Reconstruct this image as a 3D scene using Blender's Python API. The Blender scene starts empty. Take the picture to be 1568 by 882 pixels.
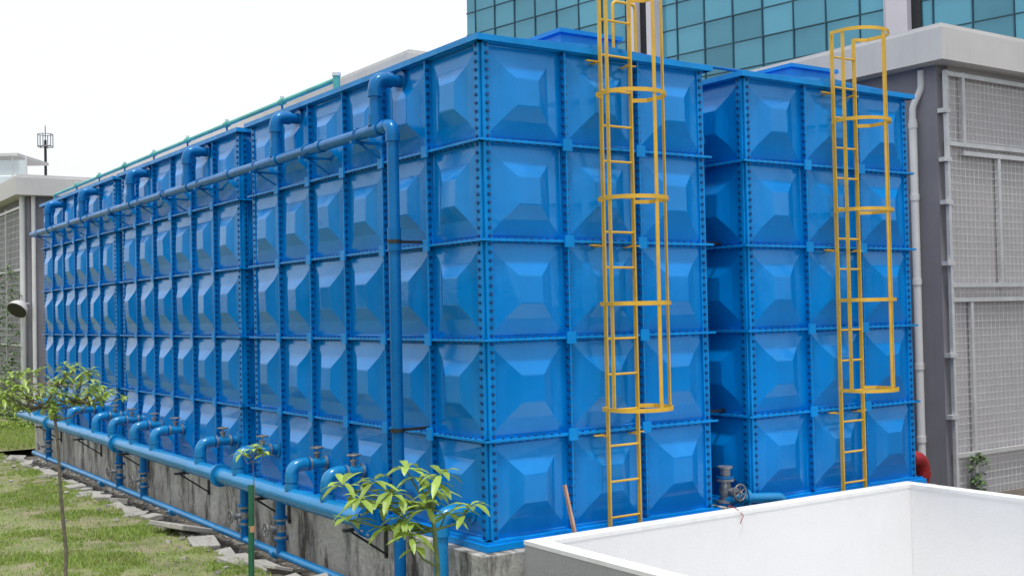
import bpy, math, random
import numpy as np
from mathutils import Vector, Matrix, noise
random.seed(7)
scene = bpy.context.scene
R = math.radians

# ------------------------------------------------------------------ materials
def mat(name, base, rough=0.5, metal=0.0, var=0.12, vscale=1.5, streak=0.0, streak_col=(0.1,0.1,0.1), bump=0.0, bscale=20.0,
        coat=0.0, spec=0.5, ior=1.5, tint=None, dirt=0.0, dirt_col=(0.12,0.10,0.08), dscale=2.0, island=0.0, fine=0.0, slo=0.52, shi=0.78, trans=0.0, dlo=0.5, dhi=0.72, sxy=6.0, sz=0.5):
    m = bpy.data.materials.new(name); m.use_nodes = True
    nt = m.node_tree; N = nt.nodes; L = nt.links
    b = N['Principled BSDF']
    b.inputs['Roughness'].default_value = rough
    b.inputs['Metallic'].default_value = metal
    b.inputs['IOR'].default_value = ior
    b.inputs['Specular IOR Level'].default_value = spec
    if tint: b.inputs['Specular Tint'].default_value = (*tint,1)
    b.inputs['Coat Weight'].default_value = coat
    b.inputs['Coat Roughness'].default_value = 0.06
    geo = N.new('ShaderNodeNewGeometry')
    def noi(scale, detail=5, vec=None, rough_=0.6):
        n = N.new('ShaderNodeTexNoise'); n.inputs['Scale'].default_value = scale
        n.inputs['Detail'].default_value = detail; n.inputs['Roughness'].default_value = rough_
        L.new(vec if vec else geo.outputs['Position'], n.inputs['Vector']); return n.outputs['Fac']
    def ramp(src, lo, hi, a=0.0, bb=1.0):
        r = N.new('ShaderNodeMapRange'); r.inputs[1].default_value = lo; r.inputs[2].default_value = hi
        r.inputs[3].default_value = a; r.inputs[4].default_value = bb; L.new(src, r.inputs[0]); return r.outputs[0]
    def mix(a, bcol, fac, mode='MIX'):
        x = N.new('ShaderNodeMix'); x.data_type = 'RGBA'; x.blend_type = mode
        if isinstance(fac, float): x.inputs[0].default_value = fac
        else: L.new(fac, x.inputs[0])
        for i, c in ((6, a), (7, bcol)):
            if isinstance(c, tuple): x.inputs[i].default_value = (*c, 1)
            else: L.new(c, x.inputs[i])
        return x.outputs[2]
    col = mix(tuple(c*(1-var) for c in base), tuple(min(1,c*(1+var)) for c in base), ramp(noi(vscale), 0.3, 0.7))
    if fine > 0:
        col = mix(col, tuple(c*(1-fine) for c in base), ramp(noi(bscale*1.7, 3), 0.45, 0.7))
    if island > 0:
        col = mix(col, tuple(min(1,c*(1+island)+0.01) for c in base), ramp(geo.outputs['Random Per Island'], 0, 1, 0, 1))
    if dirt > 0:
        col = mix(col, dirt_col, ramp(noi(dscale, 8, None, 0.75), dlo, dhi, 0, dirt))
    if streak > 0:
        mp = N.new('ShaderNodeMapping'); mp.inputs['Scale'].default_value = (sxy, sxy, sz)
        L.new(geo.outputs['Position'], mp.inputs['Vector'])
        col = mix(col, streak_col, ramp(noi(1.2, 6, mp.outputs[0], 0.7), slo, shi, 0, streak))
    L.new(col, b.inputs['Base Color'])
    L.new(ramp(noi(vscale*2.3), 0.3, 0.7, max(0.02,rough-0.08), min(1,rough+0.12)), b.inputs['Roughness'])
    if bump > 0:
        bp = N.new('ShaderNodeBump'); bp.inputs['Strength'].default_value = bump; bp.inputs['Distance'].default_value = 0.02
        L.new(noi(bscale, 4), bp.inputs['Height'])
        L.new(bp.outputs[0], b.inputs['Normal'])
        if coat > 0: L.new(bp.outputs[0], b.inputs['Coat Normal'])
    if trans > 0:
        tr = N.new('ShaderNodeBsdfTranslucent'); L.new(col, tr.inputs['Color'])
        ms = N.new('ShaderNodeMixShader'); ms.inputs[0].default_value = trans
        L.new(b.outputs[0], ms.inputs[1]); L.new(tr.outputs[0], ms.inputs[2]); L.new(ms.outputs[0], N['Material Output'].inputs['Surface'])
    return m

TB=(0.40,0.78,1.0)
M_TANK = mat('tank_blue_paint', (0.0,0.200,0.61), 0.17, var=0.12, vscale=0.9, streak=0.18, streak_col=(0.02,0.36,0.74), bump=0.28, bscale=2.4, spec=0.6, ior=1.6, tint=TB, dirt=0.15, dirt_col=(0.0,0.12,0.40), dscale=3)
M_FLANGE = mat('tank_flange_blue', (0.0,0.235,0.66), 0.36, var=0.2, vscale=3, streak=0.2, streak_col=(0.05,0.40,0.76), tint=TB, dirt=0.2, dirt_col=(0.0,0.13,0.36), dscale=6)
M_BOLT = mat('tank_bolt_blue', (0.001,0.05,0.19), 0.35, var=0.25, vscale=8)
M_PIPE = mat('pipe_blue_paint', (0.003,0.130,0.39), 0.25, var=0.15, vscale=2, tint=TB, dirt=0.2, dirt_col=(0.04,0.14,0.26), dscale=5, bump=0.1, bscale=15)
M_PIPE2 = mat('header_blue_paint', (0.006,0.215,0.50), 0.22, var=0.15, vscale=2, dirt=0.3, dirt_col=(0.08,0.15,0.24), dscale=5, bump=0.1, bscale=15)
M_TEAL = mat('teal_pipe', (0.08,0.43,0.40), 0.4, var=0.2, vscale=3)
M_VALVE = mat('valve_steel', (0.27,0.28,0.30), 0.35, metal=0.45, var=0.5, vscale=15)
M_WHEEL = mat('handwheel_steel', (0.20,0.195,0.195), 0.4, metal=0.4, var=0.4, vscale=15)
M_BLACK = mat('black_steel', (0.02,0.022,0.025), 0.5, var=0.3, vscale=5)
M_YEL = mat('ladder_yellow_paint', (0.70,0.42,0.04), 0.4, var=0.12, vscale=5, dirt=0.3, dirt_col=(0.5,0.26,0.03), dscale=9)
M_CONC = mat('stained_concrete', (0.47,0.46,0.43), 0.9, var=0.25, vscale=1.5, streak=0.94, streak_col=(0.045,0.042,0.038), slo=0.47, shi=0.62, sxy=2.8, sz=.8, bump=0.5, bscale=12, dirt=0.85, dirt_col=(0.15,0.14,0.125), dscale=1.6, fine=0.2)
M_SLAB = mat('broken_concrete', (0.38,0.365,0.335), 0.9, var=0.3, vscale=2.5, bump=0.5, bscale=12, dirt=0.8, dirt_col=(0.15,0.13,0.10), dscale=2.5, fine=0.25)
M_WHITE = mat('white_wall_paint', (0.76,0.76,0.765), 0.75, var=0.025, vscale=0.8, bump=0.15, bscale=30, dirt=0.14, dirt_col=(0.58,0.59,0.60), dscale=2.5, streak=.08, streak_col=(.45,.46,.48))
M_CAP = mat('white_wall_coping', (0.80,0.80,0.80), 0.75, var=0.02, vscale=0.8, bump=0.15, bscale=30, dirt=0.3, dirt_col=(0.42,0.42,0.41), dscale=5)
M_GREYREN = mat('grey_render', (0.34,0.34,0.35), 0.85, var=0.1, vscale=1, bump=0.2, bscale=30, dirt=0.2, dscale=2, streak=.3, streak_col=(.2,.2,.2))
M_GROUND = mat('ground_soil', (0.13,0.112,0.09), 0.95, var=0.3, vscale=2, bump=0.5, bscale=9, fine=0.3)
M_LAWN = mat('lawn_soil', (0.19,0.215,0.08), 0.95, var=0.35, vscale=1.3, bump=0.6, bscale=25, fine=0.35, dirt=0.85, dirt_col=(0.28,0.23,0.16), dscale=1.6, dlo=.47, dhi=.6)
M_GRASS = mat('grass_blades', (0.20,0.275,0.062), 0.6, var=0.35, vscale=1.2, island=0.9, spec=0.2, trans=.25, dirt=.55, dirt_col=(.38,.33,.17), dscale=1.4)
M_LEAF = mat('leaf_green', (0.19,0.27,0.045), 0.35, var=0.25, vscale=4, island=1.1, spec=0.5, trans=.3)
M_LEAFD = mat('leaf_creeper', (0.07,0.13,0.035), 0.5, var=0.3, vscale=4, island=0.6)
M_BARK = mat('bark', (0.20,0.17,0.13), 0.9, var=0.3, vscale=20)
M_STEM = mat('green_stem', (0.16,0.21,0.08), 0.7, var=0.3, vscale=12)
M_STAKE = mat('green_stake', (0.015,0.12,0.06), 0.5, var=0.2, vscale=8)
M_WOOD = mat('timber', (0.46,0.27,0.17), 0.85, var=0.2, vscale=8)
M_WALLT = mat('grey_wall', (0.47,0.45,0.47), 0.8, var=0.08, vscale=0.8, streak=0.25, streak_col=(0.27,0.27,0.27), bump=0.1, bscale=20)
M_WALLD = mat('shaded_grey_wall', (0.22,0.215,0.245), 0.85, var=0.12, vscale=0.8, streak=0.35, streak_col=(0.12,0.12,0.13), bump=0.1, bscale=20)  # grey wall with the shadowed side's shade put into its colour
M_FASC = mat('fascia_concrete', (0.58,0.57,0.57), 0.8, var=0.07, vscale=0.8, streak=0.3, streak_col=(0.36,0.35,0.35))
M_FRAME = mat('galvanised_frame', (0.60,0.60,0.61), 0.4, metal=0.25, var=0.1, vscale=4)
M_WIRE = mat('galvanised_wire', (0.66,0.66,0.66), 0.5, metal=0.0, var=0.1, vscale=4)
M_PVC = mat('white_pvc', (0.68,0.68,0.69), 0.5, var=0.06, vscale=2)
M_RED = mat('red_pipe_paint', (0.30,0.012,0.015), 0.35, var=0.15, vscale=3)
M_GLASS = mat('tinted_glass', (0.060,0.225,0.31), 0.10, metal=0.30, var=0.35, vscale=0.10, island=0.5, spec=0.7)
M_MULL = mat('mullion', (0.02,0.08,0.12), 0.5, var=0.1)
M_LILAC = mat('pilaster_panel', (0.58,0.56,0.63), 0.5, var=0.05, vscale=0.5)
M_DARK = mat('dark_void', (0.012,0.014,0.018), 0.6, var=0.2)
M_HAZEGL = mat('glasshouse_panel', (0.55,0.63,0.66), 0.3, var=0.1, vscale=0.5)
M_TREE = mat('tree_foliage', (0.045,0.07,0.022), 0.7, var=0.4, vscale=0.3, island=0.6, spec=.2)

# ------------------------------------------------------------------ mesh builder
class MB:
    def __init__(s): s.v=[]; s.f=[]; s.m=[]; s.s=[]; s.mats=[]
    def mi(s, mt):
        if mt not in s.mats: s.mats.append(mt)
        return s.mats.index(mt)
    def add(s, vs, fs, mt, smooth=False):
        o=len(s.v); s.v.extend([tuple(v) for v in vs]); k=s.mi(mt)
        for f in fs: s.f.append(tuple(i+o for i in f)); s.m.append(k); s.s.append(smooth)
    def box(s, x0,x1,y0,y1,z0,z1, mt):
        v=[(x,y,z) for x in (x0,x1) for y in (y0,y1) for z in (z0,z1)]
        s.add(v,[(0,1,3,2),(4,6,7,5),(0,4,5,1),(2,3,7,6),(0,2,6,4),(1,5,7,3)],mt)
    def obox(s, c, ax, ay, az, mt):
        c=Vector(c); ax=Vector(ax); ay=Vector(ay); az=Vector(az)
        v=[c+ax*i+ay*j+az*k for i in (-1,1) for j in (-1,1) for k in (-1,1)]
        s.add(v,[(0,1,3,2),(4,6,7,5),(0,4,5,1),(2,3,7,6),(0,2,6,4),(1,5,7,3)],mt)
    def bar(s, p0, p1, w, h, mt, up=(0,0,1)):
        p0=Vector(p0);p1=Vector(p1);d=(p1-p0);l=d.length;d.normalize()
        u=Vector(up)
        if u.length<1e-6 or abs(d.dot(u.normalized()))>0.95: u=Vector((1,0,0))
        a=d.cross(u).normalized(); b=a.cross(d)
        s.obox((p0+p1)/2, d*l/2, a*w/2, b*h/2, mt)
    def tube(s, pts, r, mt, n=14, cap=True, closed=False):
        pts=[Vector(p) for p in pts]; N=len(pts)
        rs = r if isinstance(r,(list,tuple)) else [r]*N
        tang=[]
        for i in range(N):
            if closed: t=pts[(i+1)%N]-pts[i-1]
            else: t=pts[min(i+1,N-1)]-pts[max(i-1,0)]
            tang.append(t.normalized())
        u=Vector((0,0,1)) if abs(tang[0].z)<0.9 else Vector((1,0,0))
        a=tang[0].cross(u).normalized(); vs=[]; fs=[]
        for i in range(N):
            t=tang[i]; a=(a-t*a.dot(t)).normalized(); b=t.cross(a)
            for k in range(n):
                th=2*math.pi*k/n; vs.append(pts[i]+(a*math.cos(th)+b*math.sin(th))*rs[i])
        for i in range(N if closed else N-1):
            j=(i+1)%N
            for k in range(n):
                k2=(k+1)%n; fs.append((i*n+k,i*n+k2,j*n+k2,j*n+k))
        s.add(vs,fs,mt,True)
        if cap and not closed:
            s.add(vs[:n],[tuple(range(n))[::-1]],mt); s.add(vs[-n:],[tuple(range(n))],mt)
    def pipe(s, pts, r, mt, bend=0.12, n=14, collars=False):
        pts=[Vector(p) for p in pts]; out=[pts[0]]
        for i in range(1,len(pts)-1):
            a=(pts[i-1]-pts[i]).normalized(); b=(pts[i+1]-pts[i]).normalized()
            p=pts[i]+a*bend; q=pts[i]+b*bend
            for k in range(7):
                t=k/6; out.append(p*(1-t)**2+pts[i]*2*t*(1-t)+q*t*t)
            if collars:
                s.tube([p+a*0.07,p-a*0.01],r*1.22,mt,n); s.tube([q+b*0.07,q-b*0.01],r*1.22,mt,n)
                s.tube([pts[i]+a*bend*(1-k/6)**2*1 + b*bend*(k/6)**2 for k in range(7)], r*1.15, mt, n, cap=False)
        out.append(pts[-1]); s.tube(out,r,mt,n)
    def obj(s, name, parent=None):
        me=bpy.data.meshes.new(name); me.from_pydata(s.v,[],s.f)
        for m in s.mats: me.materials.append(m)
        me.polygons.foreach_set('material_index', s.m); me.polygons.foreach_set('use_smooth', s.s)
        me.update()
        o=bpy.data.objects.new(name,me); scene.collection.objects.link(o)
        if parent: o.parent=parent
        return o
def empty(name, loc=(0,0,0)):
    e=bpy.data.objects.new(name,None); e.location=loc; e.empty_display_size=0.3; scene.collection.objects.link(e); return e

# ------------------------------------------------------------------ water tanks 3 x 6 x 5 panels
NX,NY,NZ=3,6,5
panels=MB(); fl=MB(); bolts=MB()
def hexb(p, ax, L=0.029, r=0.018):
    p=Vector(p); ax=Vector(ax); u=Vector((0,0,1)) if abs(ax.z)<.9 else Vector((1,0,0))
    a=ax.cross(u).normalized(); b=ax.cross(a)
    v=[p+ax*h+(a*math.cos(k*math.pi/3)+b*math.sin(k*math.pi/3))*r for h in (-L,L) for k in range(6)]
    bolts.add(v,[(k,(k+1)%6,6+(k+1)%6,6+k) for k in range(6)]+[tuple(range(5,-1,-1)),tuple(range(6,12))],M_BOLT)
# pressed profile: flat border, shallow outer slope, steeper inner slope with softened creases, flat boss
rings=[(0.5,0.0),(0.472,0.0),(0.462,0.0015),(0.452,0.004),(0.298,0.030),(0.288,0.0325),(0.278,0.037),(0.152,0.096),(0.142,0.100),(0.130,0.1015)]
def face(o,u,n,cnt):
    o=Vector(o);u=Vector(u);n=Vector(n);up=Vector((0,0,1))
    for i in range(cnt):
        for j in range(NZ):
            c=o+u*(i+.5)+up*(j+.5); vs=[]; fs=[]
            jit=random.uniform(-.06,.06); tx=random.uniform(-.007,.007); ty=random.uniform(-.007,.007)
            for h,d in rings:
                for sx,sy in ((-1,-1),(1,-1),(1,1),(-1,1)):
                    w_=1 if h<.46 else 0
                    vs.append(c+u*h*sx+up*h*sy+n*(d*(1+jit)+w_*(tx*sx+ty*sy)))
            for r_ in range(len(rings)-1):
                for k in range(4):
                    k2=(k+1)%4; fs.append((r_*4+k,r_*4+k2,r_*4+4+k2,r_*4+4+k))
            q=(len(rings)-1)*4
            fs.append((q,q+1,q+2,q+3))
            panels.add(vs,fs,M_TANK)
    for i in range(1,cnt):           # vertical flanges
        fl.obox(o+u*i+n*0.036+up*NZ/2, u*0.008, n*0.036, up*(NZ/2-0.004), M_FLANGE)
        for k in range(NZ*12):
            z=(k+.5)/12
            hexb(o+u*i+n*0.045+up*z, u)
    for j in range(0,NZ+1):          # horizontal flanges
        th=0.012 if 0<j<NZ else 0.02
        fl.obox(o+u*cnt/2+n*0.039+up*j, u*(cnt/2+0.075), n*0.039, up*th, M_FLANGE)
        if 0<j<NZ:
            for k in range(cnt*10):
                if (k%10) in (0,9): continue
                hexb(o+u*((k+.5)/10)+n*0.048+up*j, up, L=0.026,r=0.014)
        for i in range(1,cnt):
            if 0<j<NZ: fl.obox(o+u*i+n*0.086+up*j, u*0.058, n*0.011, up*0.062, M_FLANGE)
    for e,sg in ((0,1),(cnt,-1)):
        fl.obox(o+u*(e+sg*0.042)+n*0.016+up*NZ/2, u*0.042, n*0.012, up*(NZ/2-0.025), M_FLANGE)
        for k in range(NZ*12):
            hexb(o+u*(e+sg*0.05)+n*0.034+up*((k+.5)/12), n, L=0.012, r=0.018)
face((0,0,0),(1,0,0),(0,-1,0),NX)
face((NX,0,0),(0,1,0),(1,0,0),NY)
face((NX,NY,0),(-1,0,0),(0,1,0),NX)
face((0,NY,0),(0,-1,0),(-1,0,0),NY)
rim=MB()
e=0.10
rim.box(-e,NX+e,-e,-e+0.012,4.985,5.045,M_FLANGE); rim.box(-e,NX+e,NY+e-.012,NY+e,4.985,5.045,M_FLANGE)
rim.box(-e,-e+.012,-e+.012,NY+e-.012,4.985,5.045,M_FLANGE); rim.box(NX+e-.012,NX+e,-e+.012,NY+e-.012,4.985,5.045,M_FLANGE)
rim.add([(-e+.012,-e+.012,5.03),(NX+e-.012,-e+.012,5.03),(NX+e-.012,NY+e-.012,5.03),(-e+.012,NY+e-.012,5.03),(NX/2,-e+.012,5.10),(NX/2,NY+e-.012,5.10)],
        [(0,4,5,3),(4,1,2,5),(0,1,4),(3,5,2)],M_TANK)
rim.box(-0.11,NX+0.11,-0.11,NY+0.11,-0.075,-0.012,M_FLANGE)
hatch=MB()
hatch.box(1.35,2.15,0.45,1.25,5.05,5.33,M_FLANGE); hatch.box(1.30,2.20,0.40,1.30,5.33,5.375,M_FLANGE)
hatch.tube([(1.0,0.9,5.05),(1.0,0.9,5.2)],0.05,M_PIPE,10)
tm=[(m,n_) for m,n_ in ((panels,'panels'),(fl,'flanges'),(bolts,'bolts'),(rim,'rim_and_roof'),(hatch,'access_hatch'))]
locs=[(0,0,0),(0,6.5,0),(0,12.95,0),(3.67,0,0),(3.67,6.5,0),(3.67,12.95,0)]
meshes={}
for loc in locs:
    p=empty('water_storage_tank',loc)
    for m,n_ in tm:
        if n_ not in meshes:
            o=m.obj(n_,p); meshes[n_]=o.data
        else:
            o=bpy.data.objects.new(n_,meshes[n_]); scene.collection.objects.link(o); o.parent=p

# ------------------------------------------------------------------ plinths
def prism_obj(name, boxes, mt):
    m=MB()
    for b in boxes: m.box(*b,mt)
    o=m.obj(name); bm=o.modifiers.new('bev','BEVEL'); bm.width=0.012; bm.segments=2; return o
prism_obj('concrete_plinth',[(-0.22,3.2,-0.22,19.2,-0.95,-0.08)],M_CONC)
prism_obj('concrete_plinth',[(3.5,6.85,-0.22,19.2,-0.95,-0.08)],M_CONC)

# ------------------------------------------------------------------ overflow pipework (upper)
p=empty('overflow_pipework')
m=MB(); X=-0.36; HZ=4.30
m.pipe([(X,18.6,HZ),(X,1.2,HZ),(X,1.2,-0.9)],0.064,M_PIPE,0.11,16,True)
for y in (1.58,4.35,7.8,10.8,14.1,17.0):
    m.pipe([(0.02,y,4.86),(X,y,4.86),(X,y,HZ)],0.07,M_PIPE,0.13,16,True)
    m.tube([(X,y,HZ+.04),(X,y,HZ+.16)],0.088,M_PIPE,16)
    m.tube([(X,y-.11,HZ),(X,y+.11,HZ)],0.08,M_PIPE,16)
    m.tube([(-0.01,y,4.86),(-0.05,y,4.86)],0.12,M_PIPE,18)
for y in (3.0,6.0,9.0,12.0,15.0): m.tube([(X,y-.06,HZ),(X,y+.06,HZ)],0.076,M_PIPE,16)
m.tube([(X,1.2,2.95),(X,1.2,3.2)],.074,M_PIPE,16)
m.obj('overflow_pipes',p)
b=MB()
for y in (2.0,3.4,5.0,7.2,8.8,10.2,12.0,13.5,15.0,16.4,18.0):
    b.bar((0,y,HZ-.085),(X-.1,y,HZ-.085),0.04,0.03,M_PIPE); b.bar((0,y,HZ-.30),(X+.02,y,HZ-.1),0.03,0.02,M_PIPE)
    b.tube([(X+.075*math.cos(a*math.pi/6),y,HZ+.075*math.sin(a*math.pi/6)) for a in range(0,7)],0.008,M_PIPE,6)
for z in (3.05,1.05):
    b.bar((0,1.2,z),(X+.06,1.2,z),0.03,0.03,M_BLACK); b.tube([(X,1.2,z-.02),(X,1.2,z+.02)],0.078,M_BLACK,14)
b.obj('pipe_brackets',p)

p=empty('roof_edge_pipe')
m=MB(); m.pipe([(0.06,3.4,5.22),(0.06,18.2,5.20),(0.06,18.2,5.0)],0.032,M_TEAL,0.05,10)
m.tube([(0.06,3.4,5.10),(0.06,3.4,5.26)],0.045,M_TEAL,12); m.tube([(0.06,3.4,5.26),(0.06,3.4,5.30)],0.055,M_PVC,12)
for y in (5.1,7.2,9,10.8,12.6,14.4,16.2): 
    m.tube([(0.06,y,5.05),(0.06,y,5.22)],0.016,M_PIPE,8); m.tube([(0.06,y-.06,5.215),(0.06,y+.06,5.215)],0.048,M_TEAL,10); m.tube([(0.06,y,5.23),(0.06,y,5.29)],0.03,M_PVC,8)
m.obj('teal_pipe',p)
p=empty('tank_link_pipe'); m=MB(); m.pipe([(2.2,0.25,5.08),(2.2,0.25,5.13),(4.2,0.25,5.13),(4.2,0.25,5.06)],0.02,M_PIPE,0.03,8); m.obj('link_pipe',p)

# ------------------------------------------------------------------ valves
def valve(mb, c, axis, s=1.0, stem=(0,0,1)):
    c=Vector(c); a=Vector(axis).normalized(); st=Vector(stem).normalized()
    mb.tube([c-a*.10*s,c-a*.06*s,c,c+a*.06*s,c+a*.10*s],[.055*s,.06*s,.075*s,.06*s,.055*s],M_VALVE,12)
    for k in (-1,1): mb.tube([c+a*k*.10*s,c+a*k*.125*s],.095*s,M_VALVE,16); mb.tube([c+a*k*.128*s,c+a*k*.15*s],.095*s,M_PIPE,16)
    mb.tube([c,c+st*.13*s],.035*s,M_VALVE,10); mb.tube([c+st*.13*s,c+st*.15*s],.05*s,M_VALVE,10)
    mb.tube([c+st*.15*s,c+st*.24*s],.012*s,M_VALVE,8)
    u=a; w=st.cross(a); hc=c+st*.21*s
    mb.tube([hc+(u*math.cos(t*math.pi/8)+w*math.sin(t*math.pi/8))*.085*s for t in range(16)],.011*s,M_WHEEL,6,closed=True)
    for t in range(3):
        d=(u*math.cos(t*math.pi/3)+w*math.sin(t*math.pi/3))*.085*s
        mb.tube([hc-d,hc+d],.007*s,M_WHEEL,5)

# ------------------------------------------------------------------ outlet header (lower)
p=empty('outlet_header_pipework')
m=MB(); v=MB(); HX=-0.58; 
def hz(y): return 0.07+0.006*y
m.tube([(HX,1.5,hz(1.5)),(HX,18.9,hz(18.9))],0.108,M_PIPE2,22)
m.tube([(HX,1.44,hz(1.4)),(HX,1.475,hz(1.4))],0.175,M_PIPE,28); m.tube([(HX,1.48,hz(1.5)),(HX,1.515,hz(1.5))],0.175,M_PIPE,28)
for k in range(10):
    t=k*math.pi/5; hexp=Vector((HX+.145*math.cos(t),1.44,hz(1.4)+.145*math.sin(t)))
    m.tube([hexp-Vector((0,.03,0)),hexp+Vector((0,.1,0))],.013,M_VALVE,6)
for y in (5.9,11.0,16.0):
    m.tube([(HX,y,hz(y)),(HX,y+.03,hz(y))],0.16,M_PIPE2,24); m.tube([(HX,y+.035,hz(y)),(HX,y+.065,hz(y))],0.16,M_PIPE2,24)
for i,y in enumerate((2.5,3.5,5.25,6.75,8.9,10.0,11.3,12.4,14.3,15.8,17.2)):
    zz=0.46+0.004*y
    m.pipe([(0.0,y,zz),(HX,y,zz),(HX,y,hz(y))],0.068,M_PIPE2,0.13,16,True)
    m.tube([(-0.01,y,zz),(-0.04,y,zz)],0.12,M_PIPE2,18)
    valve(v,(-0.24,y,zz),(1,0,0),0.9)
    m.tube([(HX,y,hz(y)+.09),(HX,y,hz(y)+.16)],0.088,M_PIPE2,16)
for y in (3.85,5.05,9.5,10.9,16.2):
    m.tube([(HX,y,hz(y)),(HX,y,-0.66)],0.06,M_PIPE,14)
    valve(v,(HX,y,-0.33),(0,0,1),0.95,(-1,0,0))
m.obj('header_pipes',p); v.obj('gate_valves',p)
b=MB()
for y in (1.75,4.4,7.4,10.4,13.4,16.6):
    z=hz(y)-.125
    b.bar((-0.22,y,z),(HX-.17,y,z),0.06,0.03,M_BLACK); b.bar((-0.22,y,z-.33),(HX-.08,y,z-.02),0.05,0.02,M_BLACK); b.bar((-0.235,y,z),(-0.235,y,z-.36),0.05,0.02,M_BLACK,up=(1,0,0))
b.obj('support_brackets',p)
p=empty('scour_pipe'); m=MB(); m.tube([(HX,-3,-0.68),(HX,17.6,-0.60)],0.052,M_PIPE2,14)
for y in (0.5,4,8,12,15): m.tube([(HX,y,-.67),(HX,y+.1,-.67)],0.064,M_PIPE2,14)
m.obj('pipe',p)
p=empty('inlet_riser_pipe'); m=MB(); m.pipe([(0,0.33,0.27),(-0.37,0.33,0.27),(-0.37,0.33,-0.9)],0.075,M_PIPE2,0.14,16,True); m.tube([(-.01,.33,.27),(-.04,.33,.27)],.13,M_PIPE2,20); m.obj('pipe',p)

p=empty('gap_riser_pipe'); m=MB()
m.pipe([(3.0,0.42,4.40),(3.34,0.42,4.40),(3.34,0.42,0.05)],0.066,M_PIPE2,0.11,14,True)
for z in (1.05,3.05): m.bar((3.34,.42,z),(3.67,.42,z),.03,.03,M_BLACK); m.tube([(3.34,.42,z-.02),(3.34,.42,z+.02)],.078,M_BLACK,12)
valve(m,(3.34,0.1,0.16),(0,0,1),1.1,(0,-1,0)); m.tube([(3.34,.1,.3),(3.34,.1,.42)],.06,M_VALVE,12); m.tube([(3.34,.1,.42),(3.34,.1,.44)],.09,M_VALVE,14)
m.pipe([(3.34,0.1,0.02),(3.36,-0.02,0.08),(3.9,-0.24,0.06),(3.98,-0.26,-0.3)],0.06,M_PIPE2,0.05,14,False)
m.tube([(3.50,-.07,.075),(3.53,-.082,.074)],.10,M_PIPE2,16)
m.obj('pipe_and_valve',p)
m=MB()
for z in (0.5,1.5,3.5,4.5):  # light blue boxes across the gap between the tanks
    m.box(3.08,3.6,1.2,1.3,z-.06,z+.06,M_FLANGE)
m.obj('tank_gap_boxes',empty('tank_gap_group'))

p=empty('red_fire_pipe'); m=MB(); m.pipe([(6.6,0.25,0.20),(7.2,0.25,0.20),(7.2,0.25,-0.9)],0.085,M_RED,0.2,16,True); m.tube([(6.72,.25,.2),(6.76,.25,.2)],.13,M_RED,18); m.obj('pipe',p)

# ------------------------------------------------------------------ caged ladders
def ladder(x, rails):
    p=empty('caged_ladder',(x,0,0)); m=MB(); W=0.205; Y=-0.17
    top=5.62 if not rails else 6.3
    for s in (-1,1):
        m.bar((s*W,Y,-0.05),(s*W,Y,top),0.016,0.05,M_YEL,up=(0,1,0))
        for z in (0.95,2.95,4.9): m.bar((s*W,0,z),(s*W,Y,z),0.04,0.012,M_YEL); m.bar((s*W,-.10,z+.013),(s*(W+.13),-.10,z+.013),.04,.012,M_YEL)
    z=0.10
    while z<5.55: m.tube([(-W,Y,z),(W,Y,z)],0.0125,M_YEL,8); z+=0.375
    def hoop(t): return (0.36*math.sin(t), -0.46-0.30*math.cos(t))
    path=[(-W,Y)]+[(-0.35,Y-0.10)]+[hoop(R(a)) for a in range(-90,91,9)]+[(0.35,Y-.10),(W,Y)]
    for hzv in (1.25,2.34,3.43,4.52,5.60)+((6.3,) if rails else ()):
        for i in range(len(path)-1):
            m.bar((path[i][0],path[i][1],hzv),(path[i+1][0],path[i+1][1],hzv),0.009,0.042,M_YEL)
    for a in (-88,5,75):
        q=hoop(R(a)); m.bar((q[0]*.985,q[1]+.008,1.23),(q[0]*.985,q[1]+.008,top),0.046,0.010,M_YEL,up=(q[0],q[1]+.46,0))
    if rails:
        m.pipe([(W,.1,5.05),(W,.1,5.66),(W+.32,.1,5.66),(W+.32,.1,5.05)],0.018,M_YEL,0.06,8)
    m.obj('ladder_and_cage',p)
ladder(1.60,True); ladder(5.27,False)

# ------------------------------------------------------------------ white basin wall
m=MB(); T=0.17; zt=0.05; xi=0.18; xo=6.05; yf=-0.36
m.box(xi,xo,yf-T,yf,-2.6,zt-.04,M_WHITE)
m.box(xi,xi+T,-9.0,yf-T-.002,-2.6,zt-.04,M_WHITE)
m.box(xo-T,xo,-9.0,yf-T-.002,-2.6,zt-.04,M_WHITE)
m.box(xi+T,xo-T,-9.0,yf-T-.002,-2.7,-2.55,M_WHITE)
m.box(xi-.012,xi-.001,-9.0,yf,-2.6,zt-0.042,M_GREYREN)
m.box(xi-.014,xo+.012,yf-T-.006,yf+.012,zt-.04,zt,M_CAP)
m.box(xi-.014,xi+T+.006,-9.0,yf-T-.007,zt-.04,zt,M_CAP)
m.box(xo-T-.006,xo+.012,-9.0,yf-T-.007,zt-.04,zt,M_CAP)
pw=empty('white_basin_wall')
o=m.obj('basin_walls',pw)
m=MB(); m.tube([(2.93,-.34,.06),(2.9,-.40,.10),(2.92,-.5,.065),(2.95,-.56,.0),(2.9,-.56,-.08)],.005,M_RED,6); m.obj('loose_wire',pw)

m=MB(); m.bar((0.86,-0.30,-0.1),(0.83,-0.14,0.50),0.04,0.025,M_WOOD); m.obj('stick',empty('timber_stick'))

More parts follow.
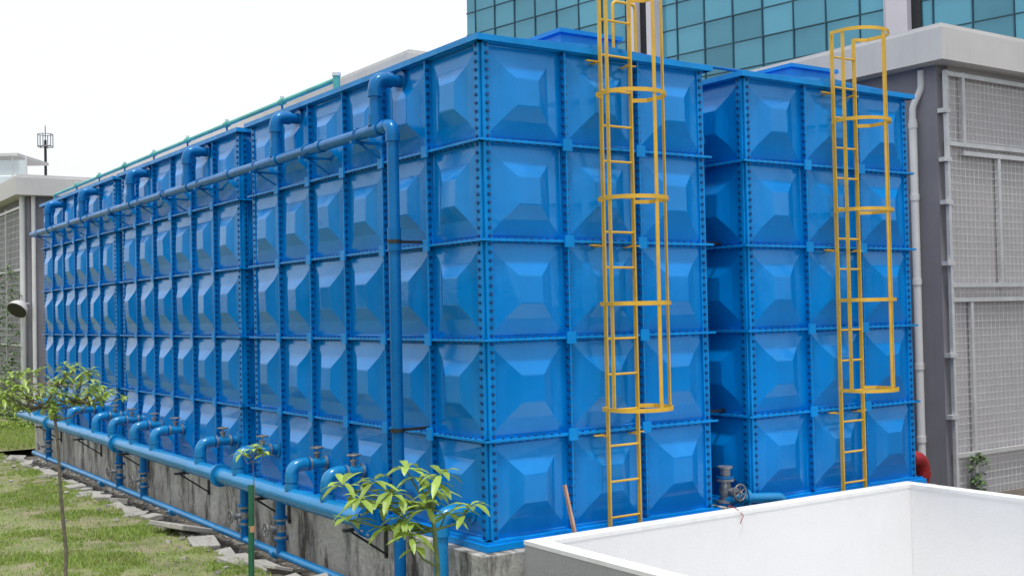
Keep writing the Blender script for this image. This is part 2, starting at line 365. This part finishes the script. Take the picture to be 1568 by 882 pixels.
# ------------------------------------------------------------------ ground, lawn, kerb
g=MB(); S=1500
def rect(x0,x1,y0,y1,z): g.add([(x0,y0,z),(x1,y0,z),(x1,y1,z),(x0,y1,z)],[(0,1,2,3)],M_GROUND)
rect(-S,0.19,-S,S,-0.9); rect(6.05,S,-S,S,-0.9); rect(0.19,6.05,-0.36,S,-0.9); rect(0.19,6.05,-S,-9.0,-0.9)
g.obj('ground')
def edge(y): return -1.02+0.10*noise.noise((0,y*0.7,3))+0.05*noise.noise((0,y*3,9))
lw=MB(); vs=[];fs=[]
xs=[0,0.02,0.12,0.3,0.5,0.8,1.1,1.5,2,2.5,3,3.6,4.3,5,6,7,8.5,10,12,15,19,25,35,50]
ys=[-14+0.25*i for i in range(0,180)]+[31+2*i for i in range(1,25)]
def lawnz(x,y): return -0.71+0.05*noise.noise((x*0.6,y*0.6,0))+0.02*noise.noise((x*3,y*3,5))
for y in ys:
    for i,xx in enumerate(xs):
        x=edge(y)-xx; z=lawnz(x,y)
        if i==0: z=-0.93
        vs.append((x,y,z))
n=len(xs)
for j in range(len(ys)-1):
    for i in range(n-1):
        a=j*n+i; fs.append((a,a+n,a+n+1,a+1))
lw.add(vs,fs,M_LAWN,True)
lw.add([(-1.0,19.6,-.72),(1.2,19.6,-.72),(1.2,60,-.72),(-1.0,60,-.72)],[(0,1,2,3)],M_LAWN)
lw.obj('grass_lawn')
cnt=0; bv=[];bf=[]
def tuft(x,y,h):
    z=lawnz(x,y) if x<-1.0 else -.72; a=random.uniform(0,6.283); l=random.uniform(-.6,.6)*h; l2=random.uniform(-.6,.6)*h; w=0.006+0.004*random.random()
    k=len(bv); bv.extend([(x-w*math.cos(a),y-w*math.sin(a),z-.005),(x+w*math.cos(a),y+w*math.sin(a),z-.005),(x+l,y+l2,z+h)]); bf.append((k,k+1,k+2))
while cnt<185000:
    y=2+26*random.random()**1.3; x=-1.0-8*random.random()**1.1
    if x>edge(y)-0.01: continue
    d=noise.noise((x*0.9,y*0.9,2))+0.6*noise.noise((x*2.7,y*2.7,7))
    if d<-0.06 and random.random()<0.85: continue
    tuft(x,y,random.uniform(.02,.05)*(1.5 if d>0.25 else 1)); cnt+=1
for i in range(9000):
    tuft(random.uniform(-1.0,1.2),random.uniform(19.7,27.2),random.uniform(.04,.12))
gm=bpy.data.meshes.new('grass'); gm.from_pydata(bv,[],bf); gm.materials.append(M_GRASS)
go=bpy.data.objects.new('grass',gm); scene.collection.objects.link(go)
m=MB()
for i in range(46):
    y=1.0+i*0.37+random.uniform(-.1,.1); x=edge(y)+random.uniform(-.08,.18)
    sx,sy,sz=random.uniform(.07,.19),random.uniform(.1,.26),random.uniform(.02,.05)
    rot=Matrix.Rotation(random.uniform(-.5,.5),3,'Z')@Matrix.Rotation(random.uniform(-.25,.35),3,'Y')@Matrix.Rotation(random.uniform(-.15,.15),3,'X')
    m.obox((x,y,-0.74+random.uniform(-.05,.06)),rot@Vector((sx,0,0)),rot@Vector((0,sy,0)),rot@Vector((0,0,sz)),M_SLAB)
rot=Matrix.Rotation(.3,3,'Z')@Matrix.Rotation(.25,3,'Y'); m.obox((-1.0,6.4,-.62),rot@Vector((.26,0,0)),rot@Vector((0,.40,0)),rot@Vector((0,0,.035)),M_SLAB)
o=m.obj('broken_concrete_slabs'); bmn=o.modifiers.new('b','BEVEL'); bmn.width=.01
m=MB()
for i in range(980):
    if i<900: y=random.uniform(0,19); x=random.uniform(-0.95,-0.25); zb=-.9
    else: y=random.uniform(1.5,19); x=edge(y)-abs(random.gauss(.05,.3)); zb=lawnz(x,y)
    r_=random.uniform(.012,.04)
    rot=Matrix.Rotation(random.uniform(0,3),3,'Z')@Matrix.Rotation(random.uniform(0,3),3,'X')
    m.obox((x,y,zb+r_*.4),rot@Vector((r_,0,0)),rot@Vector((0,r_*.7,0)),rot@Vector((0,0,r_*.5)),M_SLAB)
m.obj('drain_rubble')

# ------------------------------------------------------------------ saplings
def leaf(mb, base, d, L, w, droop, mt):
    d=Vector(d).normalized(); side=d.cross(Vector((0,0,1)))
    if side.length<.05: side=Vector((1,0,0))
    side.normalize(); nrm=side.cross(d)
    prof=[(0,.05),(.25,.70),(.6,1.0),(.85,.6),(1,.02)]
    vs=[];fs=[]
    for t,pw in prof:
        c=base+d*L*t+Vector((0,0,-droop*L*t*t))
        vs+= [c-side*w*pw+nrm*w*.25*pw, c, c+side*w*pw+nrm*w*.25*pw]
    for i in range(len(prof)-1):
        a=i*3; fs+=[(a,a+1,a+4,a+3),(a+1,a+2,a+5,a+4)]
    mb.add(vs,fs,mt,False)
def whorl(mb, c, k, L, w, mt, up=.25):
    a0=random.uniform(0,6)
    for i in range(k):
        a=a0+i*2*math.pi/k+random.uniform(-.3,.3); e_=random.uniform(-.35,.65)+up
        leaf(mb,c+Vector((0,0,random.uniform(-.02,.02))),(math.cos(a),math.sin(a),e_),L*random.uniform(.65,1.1),w*random.uniform(.8,1.15),random.uniform(.25,.8),mt)
def sapling(name, base, stem, clusters, k, L, w, r0, barkm, second=.6):
    p=empty(name,(0,0,0)); t=MB(); lf=MB()
    t.tube([base]+stem,[r0]+[r0*(1-.6*(i+1)/len(stem)) for i in range(len(stem))],barkm,8)
    for c in clusters:
        c=Vector(c); s0=min((Vector(q) for q in stem), key=lambda q:(q-c).length+ (0.3 if q.z>c.z else 0))
        mid=(s0+c)/2+Vector((random.uniform(-.04,.04),random.uniform(-.04,.04),-.05))
        t.tube([s0,mid,c],[r0*.4,r0*.3,r0*.18],barkm,6)
        whorl(lf,c,k,L,w,M_LEAF)
        if random.random()<second: whorl(lf,mid.lerp(c,.6),max(3,k//2),L*.8,w,M_LEAF,0)
    t.obj('trunk_and_branches',p); lf.obj('leaves',p)
A=Vector((.826,-.5635,0)); B=Vector((.5635,.826,0))
P=lambda a,bq,z,o: o+A*a+B*bq+Vector((0,0,z-o.z))
b0=Vector((-1.23,-1.04,-.9))
sapling('young_tree',b0,[P(0.0,0,-.3,b0),P(.01,0.02,.1,b0),P(-.01,0,.42,b0),P(-.03,0,.62,b0)],
 [P(-.80,.1,.80,b0),P(-.62,-.15,.72,b0),P(-.66,.2,.62,b0),P(-.45,.2,.60,b0),P(-.36,-.1,.74,b0),P(-.25,-.1,.52,b0),P(-.14,.1,.84,b0),P(-.08,-.15,.66,b0),P(.06,-.05,.90,b0),P(.30,.1,.60,b0),P(-.20,-.2,.40,b0),P(-.40,0,.45,b0),P(-.02,.2,.72,b0),P(.08,.1,.52,b0),P(-.25,.1,.92,b0),P(-.52,.0,.84,b0),P(-.74,0,.52,b0)],
 8,.25,.034,.034,M_STEM)
b1=Vector((-3.26,3.37,-.74))
cl=[]
for i in range(64):
    a=random.uniform(-.66,.56); bq=random.uniform(-.45,.45)
    cl.append(P(a,bq,1.54+random.uniform(-.24,.28)*(1-abs(a)*.6),b1))
sapling('young_tree',b1,[P(.02,0,-.2,b1),P(-.03,0,.4,b1),P(-.06,.02,.9,b1),P(-.08,0,1.2,b1),P(-.22,.05,1.35,b1),P(.1,.05,1.4,b1),P(-.05,-.05,1.6,b1)],cl,7,.14,.021,.022,M_BARK)
b2=Vector((-1.97,1.28,-.74))
sapling('staked_sapling',b2,[P(.02,0,.2,b2),P(.03,0,.6,b2),P(.02,.0,.85,b2)],[P(.03,0,.98,b2),P(-.1,.05,.92,b2),P(.13,0,.93,b2),P(.05,.1,1.0,b2)],6,.13,.022,.010,M_BARK)
m=MB(); m.tube([b2+Vector((-.02,0,0)),b2+Vector((0,.0,1.36))],.03,M_STAKE,8); m.tube([b2+Vector((0,0,.9)),b2+Vector((0,0,.96))],.036,M_WOOD,8); m.obj('stake',empty('plant_stake'))
m=MB()
for i in range(90):
    y=random.uniform(2,25); x=edge(y)-random.uniform(0,5)
    whorl(m,Vector((x,y,lawnz(x,y)+.01)),6,random.uniform(.05,.13),.012,M_LEAF,.3)
m.obj('weeds')

# ------------------------------------------------------------------ buildings
def meshwall(mb, o, u, n, w, z0, z1, sx=.10, sz=.10, t=.006):
    o=Vector(o);u=Vector(u);n=Vector(n)
    a=0.0
    while a<=w: mb.obox(o+u*a+n*.08+Vector((0,0,(z0+z1)/2)),u*t*.5,n*t*.5,Vector((0,0,(z1-z0)/2)),M_WIRE); a+=sx
    z=z0
    while z<=z1: mb.obox(o+u*w/2+n*.088+Vector((0,0,z)),u*w/2,n*t*.5,Vector((0,0,t*.5)),M_WIRE); z+=sz
def frames(mb,o,u,n,vs_,hs,w=.05):
    o=Vector(o);u=Vector(u);n=Vector(n)
    for a,za,zb in vs_: mb.obox(o+u*a+n*.10+Vector((0,0,(za+zb)/2)),u*w/2,n*.03,Vector((0,0,(zb-za)/2)),M_FRAME)
    for z,a0,a1 in hs: mb.obox(o+u*(a0+a1)/2+n*.106+Vector((0,0,z)),u*(a1-a0)/2,n*.03,Vector((0,0,w/2)),M_FRAME)
p=empty('grey_service_building'); m=MB()
bx,by=10.2,2.0
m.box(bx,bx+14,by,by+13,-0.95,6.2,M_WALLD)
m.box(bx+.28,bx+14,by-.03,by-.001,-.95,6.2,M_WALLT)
m.box(bx-.32,bx+14.3,by-.35,by+13.3,6.2,6.72,M_FASC); m.box(bx-.26,bx+14.2,by-.29,by+13.2,6.721,6.80,M_FASC)
m.obj('walls_and_parapet',p)
f=MB()
frames(f,(bx,by,0),(1,0,0),(0,-1,0),[(.10,-.9,6.1),(.55,4.9,6.1),(.62,-.9,2.3),(1.5,2.6,4.8),(2.6,-.9,6.1),(4.2,-.9,6.1)],[(6.05,.1,5),(4.90,.1,5),(4.76,.5,5),(2.58,.1,5),(2.34,.1,5),(-.2,.1,5)],.07)
meshwall(f,(bx+.12,by,0),(1,0,0),(0,-1,0),4.8,-.9,6.05,.12,.12,.0075)
for z in (.4,1.4,2.9,3.9,4.6,5.4): f.box(bx-.02,bx+.16,by-.14,by-.02,z,z+.07,M_FRAME)
f.obj('mesh_screens',p)
d=MB(); yy=by+.40
d.tube([(bx-.10,yy,-.9),(bx-.10,yy,5.35)],.065,M_PVC,12); d.pipe([(bx-.10,yy,5.3),(bx-.10,yy,5.55),(bx-.02,yy-.12,5.85),(bx-.02,yy-.12,6.15)],.055,M_PVC,.08,12)
for z in (0,1.2,2.6,4.0,5.2): d.tube([(bx-.10,yy,z),(bx-.10,yy,z+.10)],.075,M_PVC,12); d.bar((bx,yy,z+.05),(bx-.1,yy,z+.05),.03,.03,M_FRAME)
d.obj('downpipe',p)
p=empty('grey_plant_room_building'); m=MB(); bx,by=1.35,27.4
m.box(bx,bx+8,by,by+32,-.95,6.1,M_WALLD)
m.box(bx-.4,bx+8.4,by-.4,by+32,6.1,6.62,M_FASC); m.box(bx-.3,bx+8.3,by-.3,by+32,6.621,6.72,M_FASC)
m.obj('walls_and_parapet',p)
f=MB()
frames(f,(bx,by,0),(0,1,0),(-1,0,0),[(a,-.9,5.9) for a in (.4,2.6,4.8,7,9.4,12)],[(5.8,.4,12),(3.9,.4,12),(1.6,.4,12),(-.6,.4,12)],.07)
meshwall(f,(bx,by+.4,0),(0,1,0),(-1,0,0),11.6,-.9,5.8,.2,.2,.012)
f.obj('mesh_screens',p)
d=MB(); d.tube([(bx-.12,by+.12,-.9),(bx-.12,by+.12,6.1)],.08,M_PVC,10); d.tube([(bx+.15,by-.12,-.9),(bx+.15,by-.12,6.1)],.06,M_PVC,10); d.obj('downpipe',p)
m=MB(); m.bar((bx,by-.15,2.85),(bx-.25,by-.15,2.9),.06,.05,M_FRAME); c=Vector((bx-.28,by-.2,2.78)); dd=Vector((-.55,-.45,-.7)).normalized()
m.tube([c-dd*.16,c-dd*.10,c,c+dd*.12,c+dd*.18],[.08,.16,.25,.30,.32],M_FRAME,18); m.tube([c+dd*.182,c+dd*.2],.29,M_BLACK,18)
m.obj('floodlight_head',empty('wall_floodlight'))
m=MB()
for i in range(520):
    yv=by+random.choice([.6,1.6,2.6,3.8])+random.gauss(0,.25); z=-.8+5*random.random()**2.2
    whorl(m,Vector((bx-.15-random.random()*.15,yv,z)),4,.10,.035,M_LEAFD,0)
for i in range(200):
    whorl(m,Vector((bx-random.random()*2.2,by-random.random()*2.5,-.7+random.random()**2*1.0)),5,.16,.03,M_LEAF,.3)
for i in range(45):
    whorl(m,Vector((10.80+random.gauss(0,.12),1.83,-.85+random.random()**1.5*.75)),4,.09,.028,M_LEAFD,.1)
m.obj('creeper_plants')
p=empty('concrete_rear_building'); m=MB()
m.box(8.9,22,17,48,-.95,8.5,M_WALLT); m.box(8.5,22.4,16.6,48,8.5,9.1,M_FASC); m.box(8.6,22.3,16.7,48,9.101,9.22,M_FASC); m.obj('walls_and_roof',p)
p=empty('glass_office_tower')
Fw=Vector((.5635,.8261,0)); Rt=Vector((.8261,-.5635,0)); C=Vector((-6.286,-9.693,0))
o0=C+Fw*45+Rt*15.9; dL=(Fw*.725-Rt*.688).normalized(); nn=Vector((dL.y,-dL.x,0))
if nn.dot(C-o0)<0: nn=-nn
m=MB(); g2=MB()
t0,t1=-38,26.3; PW,PH=1.55,1.22
core=o0+dL*(t0+t1)/2-nn*7.3+Vector((0,0,16.5))
m.obox(core,dL*(t1-t0)/2,nn*7,Vector((0,0,17.5)),M_MULL)
t=t0
while t<t1-.1:
    te=min(t+PW,t1)
    for r_ in range(28):
        z=-.6+r_*PH; w=.03
        til=random.uniform(-.014,.014); til2=random.uniform(-.014,.014)
        q=[o0+dL*(t+w)+Vector((0,0,z+w))+nn*(.02),o0+dL*(te-w)+Vector((0,0,z+w))+nn*(.02+til),o0+dL*(te-w)+Vector((0,0,z+PH-w))+nn*(.02+til+til2),o0+dL*(t+w)+Vector((0,0,z+PH-w))+nn*(.02+til2)]
        g2.add(q,[(0,1,2,3)],M_GLASS)
    m.obox(o0+dL*t+nn*.03+Vector((0,0,16.5)),dL*.022,nn*.05,Vector((0,0,17)),M_MULL)
    t+=PW
for r_ in range(28): m.obox(o0+dL*(t0+t1)/2+nn*.03+Vector((0,0,-.6+r_*PH)),dL*(t1-t0)/2,nn*.035,Vector((0,0,.022)),M_MULL)
def pil(a,b_,mt,pr): m.obox(o0+dL*(a+b_)/2+nn*pr/2+Vector((0,0,16.4)),dL*(b_-a)/2,nn*pr/2,Vector((0,0,17.2)),mt)
pil(.05,.95,M_LILAC,.45); pil(.955,1.15,M_LILAC,.25); pil(-.35,.048,M_DARK,.12); pil(13.75,14.3,M_LILAC,.45); pil(13.1,13.748,M_DARK,.12); pil(12.6,13.098,M_LILAC,.45)
m.obj('frame_and_pilasters',p); g2.obj('glass_panes',p)
p=empty('rooftop_glasshouse'); m=MB(); c0=C+Fw*50-Rt*26.0
for i in range(9):
    for zz in range(4):
        m.obox(c0+Rt*(i*.6)+Vector((0,0,6.9+zz*.7)),Rt*.27,Fw*.02,Vector((0,0,.32)),M_HAZEGL)
m.obox(c0+Rt*2.1+Fw*1.5+Vector((0,0,9.55)),Rt*2.7,Fw*1.7,Vector((0,0,.06)),M_FASC)
for i in range(10): m.obox(c0+Rt*(i*.6-.3)+Vector((0,0,7.5)),Rt*.03,Fw*.04,Vector((0,0,2.0)),M_FRAME)
m.obox(c0+Rt*2.4+Fw*1.5+Vector((0,0,3)),Rt*2.6,Fw*1.4,Vector((0,0,3.6)),M_WALLT)
m.obj('glazing',p)
p=empty('antenna_mast'); m=MB(); c0=C+Fw*80-Rt*32.1
m.tube([c0+Vector((0,0,-.9)),c0+Vector((0,0,14.9))],[.14,.09],M_BLACK,8); m.tube([c0+Vector((0,0,14.9)),c0+Vector((0,0,15.9))],.03,M_BLACK,6)
for a in range(6):
    q=Vector((math.cos(a*1.047)*.5,math.sin(a*1.047)*.5,0)); m.tube([c0+q+Vector((0,0,14.4)),c0+q+Vector((0,0,15.3))],.035,M_VALVE,6); m.tube([c0+Vector((0,0,14.5)),c0+q+Vector((0,0,14.5))],.03,M_VALVE,5)
for zr in (14.45,15.3): m.tube([c0+Vector((math.cos(a*.524)*.5,math.sin(a*.524)*.5,zr)) for a in range(12)],.03,M_VALVE,5,closed=True)
m.obj('mast',p)
p=empty('rooftop_vent_unit'); m=MB(); m.box(6.1,7.0,2.2,3.0,5.06,5.6,M_FRAME); m.box(6.05,7.05,2.15,3.05,5.6,5.66,M_FASC); m.box(5.4,6.0,2.2,2.8,5.06,5.52,M_FASC); m.obj('casing',p)

# ------------------------------------------------------------------ unseen trees added west and south, to darken the tank reflections
tv=[];tf=[]
def clump(cx,cy,cz,rx,rz,nf,sz=.45):
    for i in range(nf):
        u_=Vector((random.gauss(0,1),random.gauss(0,1),random.gauss(0,1))).normalized()
        rr=random.uniform(.75,1.05)
        c=Vector((cx+u_.x*rx*rr,cy+u_.y*rx*rr,cz+u_.z*rz*rr))
        a=Vector((random.gauss(0,1),random.gauss(0,1),random.gauss(0,1))).normalized(); b_=a.cross(u_).normalized()
        k=len(tv); tv.extend([tuple(c+a*sz*.7),tuple(c+b_*sz*.5),tuple(c-a*sz*.7),tuple(c-b_*sz*.5)]); tf.append((k,k+1,k+2,k+3))
def row(x0,y0,x1,y1,n_):
    for i in range(n_):
        t_=i/(n_-1); h=random.uniform(5,9)
        cx=x0+(x1-x0)*t_+random.uniform(-1,1); cy=y0+(y1-y0)*t_+random.uniform(-1,1)
        for k in range(4): clump(cx+random.uniform(-1.5,1.5),cy+random.uniform(-1.5,1.5),h*random.uniform(.2,.8)-.9,random.uniform(1.8,2.6),random.uniform(1.5,2.2),170,.6)
row(-32,-20,-31,75,24); row(-28,-36,75,-36,26)
me=bpy.data.meshes.new('reflection_trees'); me.from_pydata(tv,[],tf); me.materials.append(M_TREE)
scene.collection.objects.link(bpy.data.objects.new('reflection_trees',me))

# ------------------------------------------------------------------ light and sky
el,rot=R(76),R(210)
w=bpy.data.worlds.new('World'); scene.world=w; w.use_nodes=True; nt=w.node_tree
bg=nt.nodes['Background']; sky=nt.nodes.new('ShaderNodeTexSky'); sky.sky_type='NISHITA'; sky.sun_disc=False
sky.sun_elevation=el; sky.sun_rotation=rot; sky.dust_density=4; sky.air_density=1.2; sky.ozone_density=1
hs=nt.nodes.new('ShaderNodeHueSaturation'); hs.inputs['Saturation'].default_value=.40
mx=nt.nodes.new('ShaderNodeMix'); mx.data_type='RGBA'; mx.inputs[0].default_value=.68; mx.inputs[7].default_value=(9.1,9.45,9.8,1)
nt.links.new(sky.outputs[0],hs.inputs['Color']); nt.links.new(hs.outputs[0],mx.inputs[6]); nt.links.new(mx.outputs[2],bg.inputs[0])
bg.inputs[1].default_value=.138
sd=bpy.data.lights.new('sun','SUN'); sd.energy=2.6; sd.angle=R(8); sd.color=(1,.965,.92)
so=bpy.data.objects.new('sun',sd); scene.collection.objects.link(so)
tosun=Vector((math.sin(rot)*math.cos(el),math.cos(rot)*math.cos(el),math.sin(el)))
so.rotation_euler=(-tosun).to_track_quat('-Z','Y').to_euler()

# ------------------------------------------------------------------ camera
cd=bpy.data.cameras.new('camera'); cam=bpy.data.objects.new('camera',cd); scene.collection.objects.link(cam); scene.camera=cam
cd.lens=40.75; cd.sensor_width=36; cd.clip_end=4000
pt,rl=R(1.265),R(1.16)
F=(Fw*math.cos(pt)+Vector((0,0,math.sin(pt)))).normalized(); U=(Vector((0,0,1))*math.cos(pt)-Fw*math.sin(pt)); 
Rr=Rt*math.cos(rl)-U*math.sin(rl); Uu=U*math.cos(rl)+Rt*math.sin(rl)
cam.matrix_world=Matrix((( Rr.x,Uu.x,-F.x,-6.286),(Rr.y,Uu.y,-F.y,-9.693),(Rr.z,Uu.z,-F.z,2.26),(0,0,0,1)))
scene.view_settings.view_transform='Standard'; scene.view_settings.look='None'
